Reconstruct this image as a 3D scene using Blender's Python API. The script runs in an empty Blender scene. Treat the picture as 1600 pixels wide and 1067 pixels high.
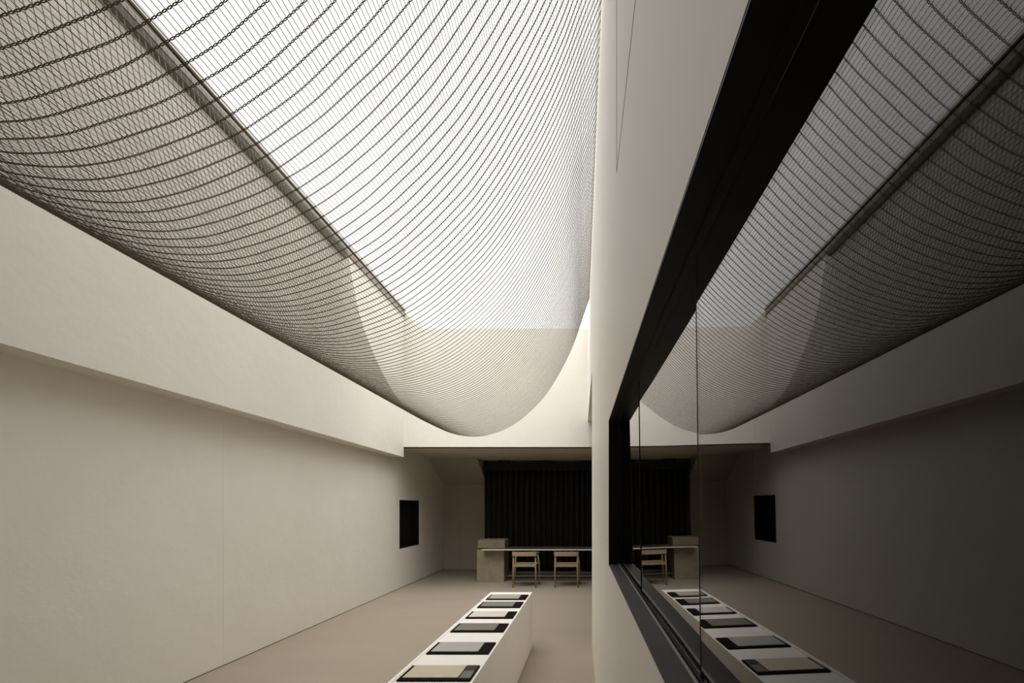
import bpy, bmesh, math, random
from mathutils import Vector, Matrix

S = bpy.context.scene
COL = S.collection
random.seed(7)

# ------------------------------------------------------------------ camera, sky, exposure
F = 750.0            # focal length in pixels of the 1600 px wide frame
PX, PY = 922.0, 789.0   # where the level view axis meets the frame (shift lens)
EYE = 1.71
cam = bpy.data.cameras.new('camera')
cam.sensor_width = 36.0
cam.lens = F / 1600.0 * 36.0
cam.shift_x = (800.0 - PX) / 1600.0
cam.shift_y = (PY - 533.5) / 1600.0
cam.clip_start = 0.02
cam_o = bpy.data.objects.new('camera', cam)
COL.objects.link(cam_o)
cam_o.location = (0, 0, EYE)
cam_o.rotation_euler = (math.pi / 2, 0, 0)
S.camera = cam_o

# overcast sky: even white, plus a broad unseen glow added high behind the camera to brighten the room
SKY_BASE, GLOW, GLOW_POW = 1.6, 8.6, 6
GLOW_DIR = Vector((0.08, -0.3, 0.95)).normalized()
world = bpy.data.worlds.new('overcast_sky')
S.world = world
world.use_nodes = True
wn = world.node_tree
bg = wn.nodes['Background']
bg.inputs['Color'].default_value = (1.0, 0.985, 0.965, 1)
tcw = wn.nodes.new('ShaderNodeTexCoord')
dot = wn.nodes.new('ShaderNodeVectorMath')
dot.operation = 'DOT_PRODUCT'
dot.inputs[1].default_value = GLOW_DIR
wn.links.new(tcw.outputs['Generated'], dot.inputs[0])
def wmath(op, a_, b_, clamp=False):
    nd = wn.nodes.new('ShaderNodeMath')
    nd.operation = op
    nd.use_clamp = clamp
    for i_, q in enumerate((a_, b_)):
        if isinstance(q, (int, float)):
            nd.inputs[i_].default_value = q
        else:
            wn.links.new(q, nd.inputs[i_])
    return nd.outputs[0]
glow = wmath('MULTIPLY', wmath('POWER', wmath('MAXIMUM', dot.outputs['Value'], 0.0), GLOW_POW), GLOW)
wn.links.new(wmath('ADD', glow, SKY_BASE), bg.inputs['Strength'])

SKY_Y0, SKY_Y1 = 1.8, 10.9            # the skylight's extent along the hall
BEAM_X = -3.66
def zsky(y):
    return EYE + 3.97 - 0.0301 * (y - 3.78)

# portal at the skylight opening: guides sampling of the sky, emits nothing itself
pl = bpy.data.lights.new('skylight_portal', 'AREA')
pl.shape = 'RECTANGLE'
pl.size = 4.2
pl.size_y = SKY_Y1 - SKY_Y0
pl.cycles.is_portal = True
po = bpy.data.objects.new('skylight_portal', pl)
COL.objects.link(po)
po.location = (-1.75, (SKY_Y0 + SKY_Y1) / 2, zsky((SKY_Y0 + SKY_Y1) / 2) + 0.16)
po.rotation_euler = (-math.atan(0.0301), 0, 0)

vs = S.view_settings
vs.view_transform = 'Standard'
vs.look = 'None'
vs.exposure = -0.07
vs.gamma = 1.0
vs.use_curve_mapping = False
S.cycles.max_bounces = 12
S.cycles.diffuse_bounces = 7
S.cycles.glossy_bounces = 6
S.cycles.transmission_bounces = 8
S.cycles.transparent_max_bounces = 16
S.cycles.caustics_reflective = False
S.cycles.caustics_refractive = False
S.cycles.use_denoising = True

# ------------------------------------------------------------------ materials
def lin(r, g, b):
    f = lambda c: (c / 255 / 12.92) if c / 255 <= 0.04045 else ((c / 255 + 0.055) / 1.055) ** 2.4
    return (f(r), f(g), f(b), 1)

def mat(name, col, rough=0.8, var=0.0, scale=4.0, bump=0.0, bscale=30.0, metal=0.0, spec=0.5, stretch=(1, 1, 1)):
    m = bpy.data.materials.new(name)
    m.use_nodes = True
    nt = m.node_tree
    b = nt.nodes['Principled BSDF']
    b.inputs['Base Color'].default_value = col
    b.inputs['Roughness'].default_value = rough
    b.inputs['Metallic'].default_value = metal
    b.inputs['Specular IOR Level'].default_value = spec
    if var or bump:
        tc = nt.nodes.new('ShaderNodeTexCoord')
        mp = nt.nodes.new('ShaderNodeMapping')
        mp.inputs['Scale'].default_value = stretch
        nt.links.new(tc.outputs['Object'], mp.inputs['Vector'])
    if var:
        n = nt.nodes.new('ShaderNodeTexNoise')
        n.inputs['Scale'].default_value = scale
        n.inputs['Detail'].default_value = 6
        n.inputs['Roughness'].default_value = 0.6
        nt.links.new(mp.outputs['Vector'], n.inputs['Vector'])
        r = nt.nodes.new('ShaderNodeMix')
        r.data_type = 'RGBA'
        r.inputs[6].default_value = tuple(c * (1 - var) for c in col[:3]) + (1,)
        r.inputs[7].default_value = tuple(min(1, c * (1 + var)) for c in col[:3]) + (1,)
        nt.links.new(n.outputs['Fac'], r.inputs[0])
        nt.links.new(r.outputs[2], b.inputs['Base Color'])
    if bump:
        n2 = nt.nodes.new('ShaderNodeTexNoise')
        n2.inputs['Scale'].default_value = bscale
        n2.inputs['Detail'].default_value = 5
        nt.links.new(mp.outputs['Vector'], n2.inputs['Vector'])
        bp = nt.nodes.new('ShaderNodeBump')
        bp.inputs['Strength'].default_value = bump
        bp.inputs['Distance'].default_value = 0.02
        nt.links.new(n2.outputs['Fac'], bp.inputs['Height'])
        nt.links.new(bp.outputs['Normal'], b.inputs['Normal'])
    return m

PLASTER = (0.775, 0.740, 0.682, 1)
M_wall = mat('plaster', PLASTER, 0.9, 0.07, 1.3, 0.22, 7, spec=0.2)
M_wall2 = mat('plaster_brushed', (0.92, 0.89, 0.83, 1), 0.5, 0.04, 1.6, 0.08, 6, spec=0.5, stretch=(1, 1, 0.25))
M_back_shaded = mat('back_plaster_shaded', (0.44, 0.395, 0.33, 1), 0.9, 0.05, 1.3, 0.08, 9, spec=0.2)  # same plaster as the walls, darkened to put the bay's shade into the colour
M_ceil = mat('ceiling_plaster_shaded', (0.60, 0.54, 0.455, 1), 0.9, 0.05, 1.2, spec=0.2)  # colour lowered to carry the shade of the rear bay
M_floor = mat('floor_screed', (0.320, 0.272, 0.214, 1), 0.5, 0.10, 1.1, 0.03, 5, spec=0.3, stretch=(0.5, 1.6, 1))
M_black = mat('black_steel', (0.006, 0.006, 0.006, 1), 0.45, 0.1, 8, spec=0.25)
M_seal = mat('black_sealant', (0.006, 0.006, 0.006, 1), 0.7, spec=0.1)
M_steel = mat('grey_steel', (0.30, 0.27, 0.23, 1), 0.55, 0.08, 6)
M_pale = mat('pale_frame', (0.55, 0.51, 0.47, 1), 0.6, 0.04, 6)
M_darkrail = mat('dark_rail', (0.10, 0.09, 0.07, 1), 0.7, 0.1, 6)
M_stone_sill = mat('dark_sill_stone', (0.027, 0.021, 0.017, 1), 0.55, 0.75, 9, 0.06, 14, spec=0.5)
M_channel = mat('aluminium_channel', (0.30, 0.29, 0.275, 1), 0.45, metal=0.8)
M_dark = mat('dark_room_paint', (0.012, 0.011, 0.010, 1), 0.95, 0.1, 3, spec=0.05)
M_net = mat('taupe_rope', (0.20, 0.172, 0.138, 1), 0.9, 0.15, 40, spec=0.1)
M_white = mat('white_lacquer', (0.93, 0.90, 0.85, 1), 0.5, 0.02, 3)
M_tray = mat('black_board', (0.008, 0.006, 0.005, 1), 0.85, 0.1, 10, spec=0.08)
M_wood = mat('oak', (0.30, 0.225, 0.14, 1), 0.55, 0.18, 6, stretch=(6, 6, 0.8))
M_travert = mat('travertine', (0.27, 0.225, 0.16, 1), 0.8, 0.35, 7, 0.25, 16)
M_top = mat('table_top_lacquer', (0.10, 0.09, 0.08, 1), 0.35, 0.05, 4)
M_edge = mat('table_edge', (0.62, 0.58, 0.50, 1), 0.6, 0.03, 4)
M_curtain = mat('black_fabric', (0.036, 0.035, 0.032, 1), 0.85, 0.2, 20, spec=0.15)
M_groove = mat('shadow_joint', (0.30, 0.27, 0.235, 1), 0.9)

def glass_mat(name, tint):
    m = bpy.data.materials.new(name)
    m.use_nodes = True
    b = m.node_tree.nodes['Principled BSDF']
    b.inputs['Base Color'].default_value = tint
    b.inputs['Roughness'].default_value = 0.0
    b.inputs['IOR'].default_value = 1.5
    b.inputs['Transmission Weight'].default_value = 1.0
    nt = m.node_tree
    tc = nt.nodes.new('ShaderNodeTexCoord')
    n = nt.nodes.new('ShaderNodeTexNoise')
    n.inputs['Scale'].default_value = 1.6
    n.inputs['Detail'].default_value = 0
    nt.links.new(tc.outputs['Object'], n.inputs['Vector'])
    bp = nt.nodes.new('ShaderNodeBump')
    bp.inputs['Strength'].default_value = 0.04
    bp.inputs['Distance'].default_value = 0.02
    nt.links.new(n.outputs['Fac'], bp.inputs['Height'])
    nt.links.new(bp.outputs['Normal'], b.inputs['Normal'])
    return m
M_glass = glass_mat('window_glass', (0.30, 0.295, 0.285, 1))

def skyglass():
    m = bpy.data.materials.new('skylight_glass')
    m.use_nodes = True
    nt = m.node_tree
    nt.nodes.clear()
    o = nt.nodes.new('ShaderNodeOutputMaterial')
    t = nt.nodes.new('ShaderNodeBsdfTransparent')
    t.inputs['Color'].default_value = (0.97, 0.97, 0.965, 1)
    g = nt.nodes.new('ShaderNodeBsdfGlossy')
    g.inputs['Roughness'].default_value = 0.05
    mx = nt.nodes.new('ShaderNodeMixShader')
    mx.inputs[0].default_value = 0.03
    nt.links.new(t.outputs[0], mx.inputs[1])
    nt.links.new(g.outputs[0], mx.inputs[2])
    nt.links.new(mx.outputs[0], o.inputs[0])
    return m
M_sky = skyglass()

def sheet_mat(name, rgb):
    return mat(name, rgb + (1,), 0.6, 0.06, 12, spec=0.3)

# ------------------------------------------------------------------ mesh helpers
def link(name, verts, faces, m, parent=None, smooth=False):
    me = bpy.data.meshes.new(name)
    me.from_pydata([tuple(v) for v in verts], [], faces)
    bm = bmesh.new()
    bm.from_mesh(me)
    bmesh.ops.recalc_face_normals(bm, faces=bm.faces)
    bm.to_mesh(me)
    bm.free()
    if smooth:
        for p in me.polygons:
            p.use_smooth = True
    me.materials.append(m)
    o = bpy.data.objects.new(name, me)
    COL.objects.link(o)
    if parent:
        o.parent = parent
    return o

BOXF = [(0, 1, 3, 2), (4, 6, 7, 5), (0, 4, 5, 1), (2, 3, 7, 6), (0, 2, 6, 4), (1, 5, 7, 3)]
class MB:
    def __init__(self):
        self.v, self.f = [], []
    def add(self, verts, faces):
        n = len(self.v)
        self.v += [tuple(p) for p in verts]
        self.f += [tuple(i + n for i in q) for q in faces]
        return self
    def box(self, x0, x1, y0, y1, z0, z1, T=None):
        vs = [(x, y, z) for x in (x0, x1) for y in (y0, y1) for z in (z0, z1)]
        if T:
            vs = [T(*p) for p in vs]
        return self.add(vs, BOXF)
    def hexa(self, c8):        # 8 corners ordered as box()
        return self.add(c8, BOXF)
    def tube(self, pts, rad, n=8, cap=True):
        pts = [Vector(p) for p in pts]
        rs = rad if isinstance(rad, (list, tuple)) else [rad] * len(pts)
        base = len(self.v)
        for i, p in enumerate(pts):
            t = (pts[min(i + 1, len(pts) - 1)] - pts[max(i - 1, 0)]).normalized()
            ref = Vector((0, 1, 0)) if abs(t.y) < 0.9 else Vector((1, 0, 0))
            a = t.cross(ref).normalized()
            b = t.cross(a).normalized()
            for k in range(n):
                q = p + (a * math.cos(2 * math.pi * k / n) + b * math.sin(2 * math.pi * k / n)) * rs[i]
                self.v.append(tuple(q))
        for i in range(len(pts) - 1):
            for k in range(n):
                k2 = (k + 1) % n
                self.f.append((base + i * n + k, base + i * n + k2, base + (i + 1) * n + k2, base + (i + 1) * n + k))
        if cap:
            self.f.append(tuple(base + k for k in range(n)))
            self.f.append(tuple(base + (len(pts) - 1) * n + k for k in range(n)))
        return self
    def build(self, name, m, parent=None, smooth=False, bevel=0.0):
        o = link(name, self.v, self.f, m, parent, smooth)
        if bevel:
            bv = o.modifiers.new('bevel', 'BEVEL')
            bv.width = bevel
            bv.segments = 2
            bv.limit_method = 'ANGLE'
        return o

def struct(o, label=None):
    o['kind'] = 'structure'
    if label:
        o['label'] = label
    return o
def thing(name, label, cat, loc=(0, 0, 0), group=None):
    o = bpy.data.objects.new(name, None)
    COL.objects.link(o)
    o.empty_display_size = 0.1
    o.location = loc
    o['label'] = label
    o['category'] = cat
    if group:
        o['group'] = group
    return o

# ------------------------------------------------------------------ room shell
LEFT_X, BACK_Y, HEAD_Y, REAR_Y, ANNEX_X = -3.90, 12.75, 9.43, -2.6, 2.6
CEIL_Z = 2.85
MB_ = MB()
MB_.box(LEFT_X - 0.3, ANNEX_X + 0.3, REAR_Y - 0.2, BACK_Y + 0.3, -0.2, 0)
struct(MB_.build('floor', M_floor))

# left wall with the square black window opening
WY0, WY1, WZ0, WZ1 = 9.82, 10.95, 0.81, 1.815
w = MB()
w.box(LEFT_X - 0.3, LEFT_X, REAR_Y, WY0, 0, 2.95)
w.box(LEFT_X - 0.3, LEFT_X, WY1, BACK_Y, 0, 2.95)
w.box(LEFT_X - 0.3, LEFT_X, WY0, WY1, 0, WZ0)
w.box(LEFT_X - 0.3, LEFT_X, WY0, WY1, WZ1, 2.95)
struct(w.build('wall_left', M_wall))
struct(MB().box(LEFT_X - 0.001, LEFT_X + 0.0015, 5.10, 5.104, 0.0, 2.60).build('trim_1', M_wall))

struct(MB().box(LEFT_X - 0.001, LEFT_X + 0.0015, REAR_Y, BACK_Y, 0.0, 0.009).build('shadow_line_left', M_darkrail))  # thin dark strip painting the shadow line where wall meets floor
w1 = struct(MB().box(LEFT_X - 0.29, LEFT_X - 0.27, WY0, WY1, WZ0, WZ1).build('window_1', M_dark))
fr = MB()
t = 0.035
fr.box(LEFT_X - 0.12, LEFT_X - 0.004, WY0, WY0 + t, WZ0, WZ1)
fr.box(LEFT_X - 0.12, LEFT_X - 0.004, WY1 - t, WY1, WZ0, WZ1)
fr.box(LEFT_X - 0.12, LEFT_X - 0.004, WY0, WY1, WZ0, WZ0 + t)
fr.box(LEFT_X - 0.12, LEFT_X - 0.004, WY0, WY1, WZ1 - t, WZ1)
fr.build('window_frame', M_dark, w1)
MB().box(LEFT_X - 0.09, LEFT_X - 0.08, WY0 + t, WY1 - t, WZ0 + t, WZ1 - t).build('window_pane', M_dark, w1)

# left bulkhead beam whose lit face carries the skylight's edge
def beam_bot(y):
    return EYE + 1.006 + (0.943 - 1.006) * (y - 2.98) / (HEAD_Y - 2.98)
b = MB()
ya, yb = REAR_Y, HEAD_Y
b.hexa([(LEFT_X - 0.3, ya, beam_bot(ya)), (LEFT_X - 0.3, ya, zsky(ya)), (LEFT_X - 0.3, yb, beam_bot(yb)), (LEFT_X - 0.3, yb, zsky(yb)),
        (BEAM_X, ya, beam_bot(ya)), (BEAM_X, ya, zsky(ya)), (BEAM_X, yb, beam_bot(yb)), (BEAM_X, yb, zsky(yb))])
struct(b.build('wall_bulkhead', M_wall))

# far header: bright wall above the rear bay; its top left corner rises to the skylight frame
h = MB()
prof = [(BEAM_X - 0.54, CEIL_Z), (ANNEX_X + 0.3, CEIL_Z), (ANNEX_X + 0.3, EYE + 3.47), (-3.295, EYE + 3.47), (BEAM_X, EYE + 3.80), (BEAM_X - 0.54, EYE + 3.80)]
n = len(prof)
vs_ = [(x, HEAD_Y, z) for x, z in prof] + [(x, HEAD_Y + 0.2, z) for x, z in prof]
h.add(vs_, [tuple(range(n)), tuple(range(n, 2 * n))] + [(i, (i + 1) % n, (i + 1) % n + n, i + n) for i in range(n)])
struct(h.build('wall_header', M_wall))

# rear bay: ceiling, sloped soffit over the corner, back wall, annex walls
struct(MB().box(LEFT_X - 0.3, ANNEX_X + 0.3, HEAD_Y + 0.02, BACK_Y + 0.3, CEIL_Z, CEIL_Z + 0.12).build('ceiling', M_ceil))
s = MB()
pr = [(11.6, CEIL_Z), (BACK_Y, CEIL_Z), (BACK_Y, 2.25)]
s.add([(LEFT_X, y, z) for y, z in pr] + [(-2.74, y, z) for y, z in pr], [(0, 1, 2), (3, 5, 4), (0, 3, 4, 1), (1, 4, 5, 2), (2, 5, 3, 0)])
struct(s.build('trim_2', M_back_shaded))
struct(MB().box(LEFT_X - 0.3, ANNEX_X + 0.3, BACK_Y, BACK_Y + 0.25, 0, CEIL_Z).build('wall_back', M_back_shaded))
struct(MB().box(LEFT_X - 0.3, ANNEX_X + 0.3, REAR_Y - 0.2, REAR_Y, 0, 5.95).build('wall_rear', M_wall))
struct(MB().box(ANNEX_X, ANNEX_X + 0.25, REAR_Y, BACK_Y, 0, 3.5).build('wall_annex', M_wall))

# flush door in the back wall
d1 = struct(MB().box(LEFT_X + 0.03, -3.452, BACK_Y - 0.006, BACK_Y + 0.02, 0.01, 1.26).build('door_1', M_back_shaded))
MB().box(-3.452, -3.446, BACK_Y - 0.008, BACK_Y + 0.02, 0.01, 1.26).build('door_edge', M_groove, d1)

# solid roof in front of the skylight
r = MB()
r.hexa([(LEFT_X - 0.3, REAR_Y, zsky(REAR_Y)), (LEFT_X - 0.3, REAR_Y, zsky(REAR_Y) + .2), (LEFT_X - 0.3, SKY_Y0, zsky(SKY_Y0)), (LEFT_X - 0.3, SKY_Y0, zsky(SKY_Y0) + .2),
        (0.6, REAR_Y, zsky(REAR_Y)), (0.6, REAR_Y, zsky(REAR_Y) + .2), (0.6, SKY_Y0, zsky(SKY_Y0)), (0.6, SKY_Y0, zsky(SKY_Y0) + .2)])
struct(r.build('roof_slab', M_wall))

# ------------------------------------------------------------------ right wall (turned slightly) with the long window
WALL_A, WALL_T = 0.141, 0.0200
TH = math.atan(WALL_T)
cT, sT = math.cos(TH), math.sin(TH)
def R(n, u, z):           # n: depth behind the wall's face, u: along the wall
    return (WALL_A + n * cT - u * sT, n * sT + u * cT, z)
WIN_U0, WIN_U1, WIN_B, WIN_T = -1.3, 2.40, EYE - 0.295, EYE + 0.42
END_U = 5.9
UP_Z = 3.36
w = MB()
w.box(0, 0.3, REAR_Y, END_U, 0, WIN_B - 0.004, R)
w.box(0, 0.3, REAR_Y, END_U, WIN_T + 0.004, UP_Z, R)
w.box(0, 0.3, REAR_Y, WIN_U0, WIN_B - 0.004, WIN_T + 0.004, R)
w.box(0, 0.3, WIN_U1 + 0.004, END_U, WIN_B - 0.004, WIN_T + 0.004, R)
top = lambda u: zsky(u) - 0.01
ua, ub = REAR_Y, HEAD_Y + 0.02
w.hexa([R(0, ua, UP_Z), R(0, ua, top(ua)), R(0, ub, UP_Z), R(0, ub, top(ub)), R(0.3, ua, UP_Z), R(0.3, ua, top(ua)), R(0.3, ub, UP_Z), R(0.3, ub, top(ub))])
struct(w.build('wall_right', M_wall2))
# annex ceiling behind the right wall
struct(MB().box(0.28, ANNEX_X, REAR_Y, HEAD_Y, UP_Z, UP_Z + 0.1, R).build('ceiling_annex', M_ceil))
# flush joint lines of an access panel high in the wall
g = MB()
g.box(-0.0012, 0.001, 1.86, 1.8625, 3.0, 5.66, R)
g.box(-0.0012, 0.001, -0.6, 1.8625, 3.0, 3.003, R)
struct(g.build('trim_3', M_groove))

# dark room behind the glass
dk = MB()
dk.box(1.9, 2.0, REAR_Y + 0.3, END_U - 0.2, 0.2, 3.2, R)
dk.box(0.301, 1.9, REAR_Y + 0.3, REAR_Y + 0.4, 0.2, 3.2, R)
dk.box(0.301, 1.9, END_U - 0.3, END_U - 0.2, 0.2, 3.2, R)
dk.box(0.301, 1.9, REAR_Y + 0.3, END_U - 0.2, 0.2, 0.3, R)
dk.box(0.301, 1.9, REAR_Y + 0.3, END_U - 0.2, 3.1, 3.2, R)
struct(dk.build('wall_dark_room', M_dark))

# window 2: black lining, sill stone, channels, panes
w2 = MB()
w2.box(0.0008, 0.30, WIN_U0, WIN_U1 + 0.004, WIN_T, WIN_T + 0.004, R)
w2.box(0.0008, 0.30, WIN_U1, WIN_U1 + 0.004, WIN_B - 0.004, WIN_T + 0.004, R)
w2.box(0.0008, 0.30, WIN_U0, WIN_U0 + 0.02, WIN_B - 0.004, WIN_T + 0.004, R)
w2.box(0.040, 0.0555, WIN_U0, WIN_U1, WIN_T - 0.006, WIN_T, R)
w2.box(0.048, 0.0555, WIN_U1 - 0.004, WIN_U1, WIN_B, WIN_T, R)
W2 = struct(w2.build('window_2', M_black))
MB().box(0.0004, 0.30, WIN_U0 + 0.02, WIN_U1, WIN_B - 0.004, WIN_B, R).build('window_sill', M_stone_sill, W2)
MB().box(0.046, 0.052, WIN_U0 + 0.02, WIN_U1 - 0.002, WIN_B, WIN_B + 0.005, R).build('glazing_channel', M_channel, W2)
MB().box(0.052, 0.0575, WIN_U0 + 0.02, WIN_U1 - 0.002, WIN_B, WIN_B + 0.004, R).build('glazing_gasket', M_seal, W2)
GL_N = 0.058
joints = [WIN_U0 + 0.03, 0.02, 0.807, 1.59, WIN_U1 - 0.005]
PANE_TILT = [0.0135, 0.0135, 0.0125, 0.012]     # lean of each pane (top towards the hall), radians
PANE_YAW = [-0.002, -0.002, -0.003, -0.002]
PANE_BOW = [0.0, 0.0007, 0.0007, 0.0003]
for i in range(4):
    u0, u1 = joints[i] + 0.003, joints[i + 1] - 0.003
    z0, z1 = WIN_B + 0.004, WIN_T - 0.001
    um, zm = (u0 + u1) / 2, (z0 + z1) / 2
    v, f, nn = [], [], 24
    for k in range(nn + 1):
        u = u0 + (u1 - u0) * k / nn
        bow = PANE_BOW[i] * (1 - (2 * k / nn - 1) ** 2)
        for n_ in (0, 0.012):
            for z in (z0, z1):
                v.append(R(GL_N + n_ - PANE_TILT[i] * (z - zm) + PANE_YAW[i] * (u - um) + bow, u, z))
    for k in range(nn):
        q = k * 4
        f += [(q, q + 4, q + 5, q + 1), (q + 2, q + 3, q + 7, q + 6), (q, q + 2, q + 6, q + 4), (q + 1, q + 5, q + 7, q + 3)]
    f += [(0, 1, 3, 2), (nn * 4, nn * 4 + 2, nn * 4 + 3, nn * 4 + 1)]
    o = MB().add(v, f).build('window_pane', M_glass, W2, smooth=True)
    es = o.modifiers.new('edges', 'EDGE_SPLIT')
    es.split_angle = math.radians(40)
for q, j in enumerate(joints[1:4]):
    z0, z1 = WIN_B + 0.004, WIN_T - 0.001
    zm = (z0 + z1) / 2
    tl = (PANE_TILT[q] + PANE_TILT[q + 1]) / 2
    MB().hexa([R(GL_N + n_ - tl * (z - zm), u, z) for n_ in (-0.0028 if q == 2 else -0.001, 0.0125) for u in (j - 0.003, j + 0.003) for z in (z0, z1)]).build('glazing_joint', M_seal, W2)

# ------------------------------------------------------------------ skylight: stepped edge along the bulkhead, pane above
def edge_bar(x0, x1, dz0, dz1, y0, y1):
    m = MB()
    m.hexa([(x, y, zsky(y) + dz) for x in (x0, x1) for y in (y0, y1) for dz in (dz0, dz1)])
    return m
sk = MB()
ya, yb = SKY_Y0, SKY_Y1
sk.hexa([(x, y, zsky(y) + dz) for x in (BEAM_X - 0.1, 0.45) for y in (ya, yb) for dz in (0.06, 0.072)])
W3 = struct(sk.build('window_3', M_sky))
edge_bar(BEAM_X, BEAM_X + 0.028, -0.10, -0.02, ya, HEAD_Y).build('frame_angle', M_steel, W3)
edge_bar(BEAM_X - 0.02, BEAM_X + 0.020, -0.02, 0.006, ya, HEAD_Y).build('gasket', M_seal, W3)
edge_bar(BEAM_X - 0.02, BEAM_X + 0.045, 0.006, 0.055, ya, HEAD_Y).build('inner_frame', M_pale, W3)
NET_Y0, NET_Y1 = -0.6, 7.1
struct(edge_bar(BEAM_X, BEAM_X + 0.05, -0.20, -0.115, NET_Y0, NET_Y1 + 0.02).build('trim_4', M_darkrail))

# ------------------------------------------------------------------ rope net: cross ropes hung from wall to bulkhead, fine threads along the hall
KEYS = [(-0.010, 3.06), (-0.104, 2.79), (-0.246, 2.38), (-0.417, 2.02), (-0.654, 1.64), (-0.894, 1.38), (-1.137, 1.19), (-1.374, 1.08), (-1.66, 1.015), (-2.0, 1.05), (-2.332, 1.185), (-2.62, 1.345), (-2.90, 1.65), (-3.19, 2.20), (-3.43, 2.87), (-3.60, 3.78)]
def catmull(keys, m=24):
    out = []
    k = [Vector((x, z)) for x, z in keys]
    k = [2 * k[0] - k[1]] + k + [2 * k[-1] - k[-2]]
    for i in range(1, len(k) - 2):
        p0, p1, p2, p3 = k[i - 1:i + 3]
        # centripetal-like tangents from chord lengths
        d1 = (p2 - p1).length
        t1 = (p2 - p0) / max(1e-6, (p1 - p0).length + d1) * d1
        t2 = (p3 - p1) / max(1e-6, (p3 - p2).length + d1) * d1
        for j in range(m):
            s_ = j / m
            h00, h10, h01, h11 = 2*s_**3 - 3*s_**2 + 1, s_**3 - 2*s_**2 + s_, -2*s_**3 + 3*s_**2, s_**3 - s_**2
            out.append(p1 * h00 + t1 * h10 + p2 * h01 + t2 * h11)
    out.append(k[-2])
    return out
fine = catmull(KEYS)
cum = [0]
for a_, b_ in zip(fine, fine[1:]):
    cum.append(cum[-1] + (b_ - a_).length)
LEN = cum[-1]
def at_len(s_):
    s_ = max(0, min(LEN, s_))
    lo = 0
    while lo < len(cum) - 2 and cum[lo + 1] < s_:
        lo += 1
    f_ = (s_ - cum[lo]) / max(1e-9, cum[lo + 1] - cum[lo])
    return fine[lo].lerp(fine[lo + 1], f_)
THREAD = 0.0152
NT = int(LEN / THREAD)
import numpy as np
FX = np.array([p.x for p in fine]); FZ = np.array([p.y for p in fine]); FC = np.array(cum)
def sect(i_f, y):
    """points of the net at (float) thread numbers i_f and depth y, with the normal in the section plane"""
    i_f = np.asarray(i_f, float)
    def pt(f):
        s_ = np.clip(f / NT, 0, 1) * LEN
        x = np.interp(s_, FC, FX)
        z = np.interp(s_, FC, FZ)
        r = f / NT
        x = x - WALL_T * (y - NET_Y1) * np.clip(1 - r / 0.4, 0, 1)      # follow the turned wall
        w = np.abs(r - 0.5) ** 2 * 4            # 1 at the hung edges, 0 along the belly
        z = EYE + z + (0.014 * z * (1 - w) + 0.0301 * w) * (NET_Y1 - y)
        return x, z
    x, z = pt(i_f)
    x1, z1 = pt(i_f + 0.5)
    x0, z0 = pt(i_f - 0.5)
    tx, tz = x1 - x0, z1 - z0
    l_ = np.maximum(np.hypot(tx, tz), 1e-9)
    return x, z, -tz / l_, tx / l_
def np_tube(P, Rr, A, B, nside):
    """P: n x 3 centre line, Rr: radii, A/B: unit cross axes -> verts, quads"""
    n = len(P)
    ang = 2 * np.pi * np.arange(nside) / nside
    V = P[:, None, :] + Rr[:, None, None] * (A[:, None, :] * np.cos(ang)[None, :, None] + B[:, None, :] * np.sin(ang)[None, :, None])
    i = np.arange(n - 1)[:, None] * nside
    k = np.arange(nside)[None, :]
    k2 = (k + 1) % nside
    Q = np.stack([i + k, i + k2, i + nside + k2, i + nside + k], -1).reshape(-1, 4)
    return V.reshape(-1, 3), Q
def np_mesh(name, parts, m, parent, origin):
    Vs, Qs, o_ = [], [], 0
    for V, Q in parts:
        Vs.append(V); Qs.append(Q + o_); o_ += len(V)
    V = np.concatenate(Vs) - np.array(origin); Q = np.concatenate(Qs)
    me = bpy.data.meshes.new(name)
    me.vertices.add(len(V)); me.vertices.foreach_set('co', V.astype(np.float32).ravel())
    me.loops.add(Q.size); me.loops.foreach_set('vertex_index', Q.astype(np.int32).ravel())
    me.polygons.add(len(Q)); me.polygons.foreach_set('loop_start', (np.arange(len(Q)) * 4).astype(np.int32))
    me.polygons.foreach_set('use_smooth', np.ones(len(Q), dtype=bool))
    me.update(calc_edges=True)
    me.materials.append(m)
    o = bpy.data.objects.new(name, me)
    COL.objects.link(o)
    o.parent = parent
    return o
NET_O = (-1.7, 3.8, EYE + 1.0)
net = thing('rope_net', 'large taupe rope net sagging like a trough under the skylight between wall and bulkhead', 'net', NET_O)
ROPE = 0.059
rng = np.random.default_rng(5)
ropes_y = np.arange(NET_Y1, NET_Y0, -ROPE)[::-1]        # near to far
YV = np.array([0.0, 1.0, 0.0])
def rope_parts(y, fancy):
    ph = rng.uniform(0, 6, 3)
    if fancy:       # two strands twisted about each other, crossing at every thread
        f = np.arange(0, NT * 4 + 1) / 4.0
    else:
        f = np.arange(0, NT * 2 + 1) / 2.0
    x, z, nx, nz = sect(f, y)
    yy = y + 0.0022 * np.sin(f * 0.11 + ph[0]) + 0.0012 * np.sin(f * 0.37 + ph[1])
    P = np.stack([x, yy, z], -1)
    N = np.stack([nx, np.zeros_like(nx), nz], -1)
    Yv = np.broadcast_to(YV, P.shape)
    if not fancy:
        r = np.where(np.arange(len(f)) % 2 == 0, 0.0034, 0.0024)
        return [np_tube(P, r, N, Yv, 4)]
    out = []
    for sg in (1, -1):
        a = np.pi * f + (0 if sg > 0 else np.pi)
        off = N * (0.0014 * np.cos(a))[:, None] + Yv * (0.0024 * np.sin(a))[:, None]
        out.append(np_tube(P + off, np.full(len(f), 0.0017), N, Yv, 4))
    return out
n_out = int((ropes_y < 0.85).sum())          # ropes above and behind the camera
for k_, y in enumerate(ropes_y[n_out:n_out + 100]):
    np_mesh('cross_rope', rope_parts(y, k_ < 50), M_net, net, NET_O)
rest = []
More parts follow.
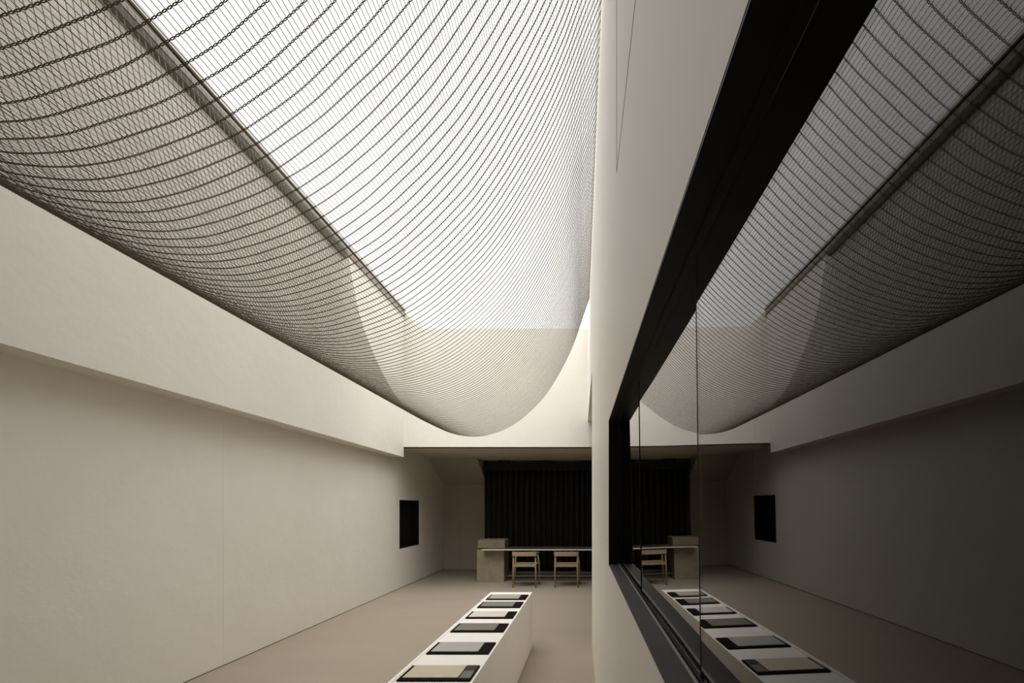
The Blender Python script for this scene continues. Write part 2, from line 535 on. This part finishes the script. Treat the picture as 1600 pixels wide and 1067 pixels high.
for y in np.concatenate([ropes_y[:n_out], ropes_y[n_out + 100:]]):
    rest += rope_parts(y, False)
if rest:
    np_mesh('cross_rope', rest, M_net, net, NET_O)['kind'] = 'stuff'
th = []
ty = np.linspace(ropes_y[0] - 0.02, ropes_y[-1], 30)
sec = [sect(np.arange(NT + 1), y) for y in ty]
for i in range(NT + 1):
    P = np.array([[sc[0][i], y, sc[1][i]] for sc, y in zip(sec, ty)])
    P[:, 0] += rng.uniform(-.0012, .0012, len(ty))
    P[:, 2] += rng.uniform(-.0012, .0012, len(ty))
    th.append(np_tube(P, np.full(len(ty), 0.0013), np.tile([1.0, 0, 0], (len(ty), 1)), np.tile([0, 0, 1.0], (len(ty), 1)), 3))
np_mesh('mesh_thread', th, M_net, net, NET_O)['kind'] = 'stuff'

# ------------------------------------------------------------------ white display plinth and its sample boards
PXL, PXR, PH, PY0, PY1 = -1.19, -0.693, 0.667, 1.75, 5.75
pt = thing('display_plinth', 'long low white display plinth on the floor carrying a row of sample boards', 'plinth', ((PXL + PXR) / 2, (PY0 + PY1) / 2, 0))
def local(T):
    c = Vector(T.location)
    return lambda x, y, z: (x - c.x, y - c.y, z - c.z)
L = local(pt)
rim, rec = 0.022, 0.005
MB().box(PXL + 0.012, PXR - 0.012, PY0 + 0.012, PY1 - 0.012, 0.0, 0.010, L).build('base', M_seal, pt)  # inset toe coloured black to draw the shadow line under the body
pb = MB().box(PXL, PXR, PY0, PY1, 0.010, PH - rec, L)
pb.build('body', M_white, pt)
rm = MB()
rm.box(PXL, PXL + rim, PY0, PY1, PH - rec, PH, L)
rm.box(PXR - rim * 0.55, PXR, PY0, PY1, PH - rec, PH, L)
rm.box(PXL + rim, PXR - rim * 0.55, PY0, PY0 + rim, PH - rec, PH, L)
rm.box(PXL + rim, PXR - rim * 0.55, PY1 - rim, PY1, PH - rec, PH, L)
rm.build('rim', M_white, pt)

boards = [
    # y0 (near), y1 (far), sheet colour, label
    (5.285, 5.570, (0.40, 0.37, 0.325), 'black sample board with pale greige sheet at the far end of white plinth'),
    (4.875, 5.160, (0.20, 0.192, 0.185), 'black sample board with mid grey sheet, second from far end of plinth'),
    (4.415, 4.690, (0.66, 0.62, 0.56), 'black sample board with off-white sheet, third from far end of plinth'),
    (3.940, 4.215, (0.20, 0.18, 0.14), 'black sample board with brown taupe sheet on the white plinth'),
    (3.360, 3.635, (0.42, 0.41, 0.385), 'black sample board with light cool grey sheet, between taupe and cream boards'),
    (2.845, 3.110, (0.60, 0.52, 0.40), 'black sample board with cream sheet and a small grey swatch, nearest whole one'),
    (2.270, 2.535, (0.40, 0.37, 0.33), 'black sample board at the near end of plinth, cut off in the window reflection'),
]
BX0, BX1, BT = -1.150, -0.712, 0.010
for i, (y0, y1, c, lab) in enumerate(boards):
    z0 = PH - rec
    T = thing('sample_board', lab, 'sample board', ((BX0 + BX1) / 2, (y0 + y1) / 2, z0), 'sample boards in a row on the plinth')
    L = local(T)
    MB().box(BX0, BX1, y0, y1, z0, z0 + BT, L).build('board', M_tray, T, bevel=0.002)
    o = MB().box(BX0 + 0.022, BX0 + 0.355, y0 + 0.038, y1 - 0.006, z0 + BT, z0 + BT + 0.003, L).build('sample_sheet', sheet_mat('sample_sheet_%d' % i, c), T)
    if i == 5:
        MB().box(BX0 + 0.362, BX1 - 0.008, y0 + 0.03, y0 + 0.155, z0 + BT, z0 + BT + 0.003, L).build('swatch', sheet_mat('grey_swatch', (0.17, 0.165, 0.155)), T)['label'] = 'mid grey swatch'
        MB().box(BX0 + 0.362, BX1 - 0.008, y0 + 0.158, y1 - 0.006, z0 + BT, z0 + BT + 0.003, L).build('swatch', sheet_mat('charcoal_swatch', (0.035, 0.03, 0.026)), T)['label'] = 'charcoal swatch'

# ------------------------------------------------------------------ long table with stone block, foot rail
tb = thing('long_table', 'long pale thin-topped table resting on a rough travertine block before black curtain', 'table', (-0.6, 10.85, 0))
L = local(tb)
MB().box(-2.347, 1.30, 10.44, 11.15, 0.724, 0.75, L).build('table_top', M_top, tb, bevel=0.002)
MB().box(-2.357, 1.31, 10.43, 10.44, 0.722, 0.7505, L).build('edge_band', M_edge, tb, bevel=0.002)['label'] = 'pale front edge band'
def stone(x0, x1):
    m = MB()
    prof = [(10.62, 0), (11.25, 0), (11.25, 0.94), (10.90, 0.94), (10.90, 0.752), (10.62, 0.752)]
    # notch so that the top runs into the block
    prof = [(10.62, 0), (11.25, 0), (11.25, 0.93), (10.72, 0.93), (10.72, 0.7505), (11.16, 0.7505), (11.16, 0.7215), (10.62, 0.7215)]
    n = len(prof)
    m.add([L(x0, y, z) for y, z in prof] + [L(x1, y, z) for y, z in prof],
          [tuple(range(n)), tuple(range(n, 2 * n))] + [(i, (i + 1) % n, (i + 1) % n + n, i + n) for i in range(n)])
    return m
so = stone(-2.505, -1.905).build('stone_support', M_travert, tb)
so2 = stone(0.75, 1.35).build('stone_support', M_travert, tb)
MB().tube([L(-1.905, 10.80, 0.115), L(0.75, 10.80, 0.115)], 0.011, 10).build('foot_rail', M_steel, tb, smooth=True)

# ------------------------------------------------------------------ chairs
def chair(cx, cy, label):
    T = thing('wooden_chair', label, 'chair', (cx, cy, 0), 'oak chairs at the long table')
    wb, wf, d = 0.232, 0.262, 0.215
    # near legs (the chair's back) and far legs run up to the wrapping top rail
    for sx in (-1, 1):
        MB().tube([(sx * (wb + 0.004), -d - 0.01, 0), (sx * wb, -d, 0.45), (sx * (wb - 0.004), -d + 0.012, 0.70)], [0.013, 0.019, 0.016], 10).build('leg', M_wood, T, smooth=True)
        MB().tube([(sx * (wf + 0.006), d + 0.01, 0), (sx * (wf - 0.005), d, 0.45), (sx * (wf - 0.03), d - 0.05, 0.665)], [0.013, 0.019, 0.015], 10).build('leg', M_wood, T, smooth=True)
    # curved back rail
    v, f = [], []
    N = 24
    pts = []
    for i in range(N + 1):
        a = math.pi * (i / N)
        x = -math.cos(a) * (wb + 0.012)
        yy = -d - 0.005 - 0.045 * math.sin(a) ** 0.7
        if i == 0 or i == N:
            pass
        pts.append((x, yy))
    # arms towards the table
    arm = 0.30
    pts = [(-(wf - 0.015), d - 0.03)] + [(-(wf - 0.02), -0.02)] + pts + [(wf - 0.02, -0.02), (wf - 0.015, d - 0.03)]
    nP = len(pts)
    for i, (x, yy) in enumerate(pts):
        a0 = pts[max(i - 1, 0)]
        a1 = pts[min(i + 1, nP - 1)]
        tx, ty = a1[0] - a0[0], a1[1] - a0[1]
        l_ = math.hypot(tx, ty) or 1
        nx, ny = -ty / l_ * 0.011, tx / l_ * 0.011
        back = i not in (0, 1, nP - 2, nP - 1)
        zb, zt = (0.655, 0.745) if back else (0.662, 0.70)
        v += [(x + nx, yy + ny, zb), (x - nx, yy - ny, zb), (x - nx, yy - ny, zt), (x + nx, yy + ny, zt)]
    for i in range(nP - 1):
        for k in range(4):
            k2 = (k + 1) % 4
            f.append((i * 4 + k, i * 4 + k2, i * 4 + 4 + k2, i * 4 + 4 + k))
    f += [(0, 1, 2, 3), tuple((nP - 1) * 4 + k for k in range(4))]
    m = MB()
    m.add(v, f)
    m.build('back_rail', M_wood, T, bevel=0.004)
    # seat panel on a frame
    MB().hexa([(-wb + .005, -d - .005, 0.452), (-wb + .005, -d - .005, 0.478), (-wf + .012, d, 0.452), (-wf + .012, d, 0.478),
               (wb - .005, -d - .005, 0.452), (wb - .005, -d - .005, 0.478), (wf - .012, d, 0.452), (wf - .012, d, 0.478)]).build('seat', M_wood, T, bevel=0.006)
    MB().box(-wb + 0.01, wb - 0.01, -d - 0.008, -d + 0.014, 0.43, 0.452).build('apron', M_wood, T, bevel=0.003)
    return T
chair(-1.358, 10.15, 'oak armchair pushed under the long table, nearer the travertine block')
chair(-0.492, 10.15, 'oak armchair pushed under the long table, nearer the white right wall')

# ------------------------------------------------------------------ black pleated curtain with its rail
ct = thing('pleated_curtain', 'tall black pleated curtain hung across the back wall behind the long table', 'curtain', (-0.6, 12.3, 0))
L = local(ct)
cx0, cx1 = -2.70, 1.9
v, f = [], []
step = 0.0175
n = int((cx1 - cx0) / step)
for i in range(n + 1):
    x = cx0 + i * step
    ph = (x - cx0) / 0.142 * 2 * math.pi
    yy = 12.30 + 0.06 * math.tanh(1.8 * math.sin(ph)) + 0.006 * math.sin(ph * 0.37)
    for z in (0.06, 1.4, 2.62):
        v.append(L(x + 0.006 * math.sin(ph * 0.21 + z), yy, z))
for i in range(n):
    for k in range(2):
        a = i * 3 + k
        f.append((a, a + 3, a + 4, a + 1))
o = MB().add(v, f).build('cloth', M_curtain, ct, smooth=True)
sd = o.modifiers.new('thick', 'SOLIDIFY')
sd.thickness = 0.006
MB().box(cx0 - 0.015, cx1, 12.22, 12.40, 2.60, 2.775, L).build('pelmet', M_black, ct)
for x0, x1 in ((-2.36, -2.08), (-1.28, -1.03), (-0.23, 0.05), (0.84, 1.11)):
    MB().box(x0, x1, 12.24, 12.38, 2.775, CEIL_Z, L).build('bracket', M_black, ct)
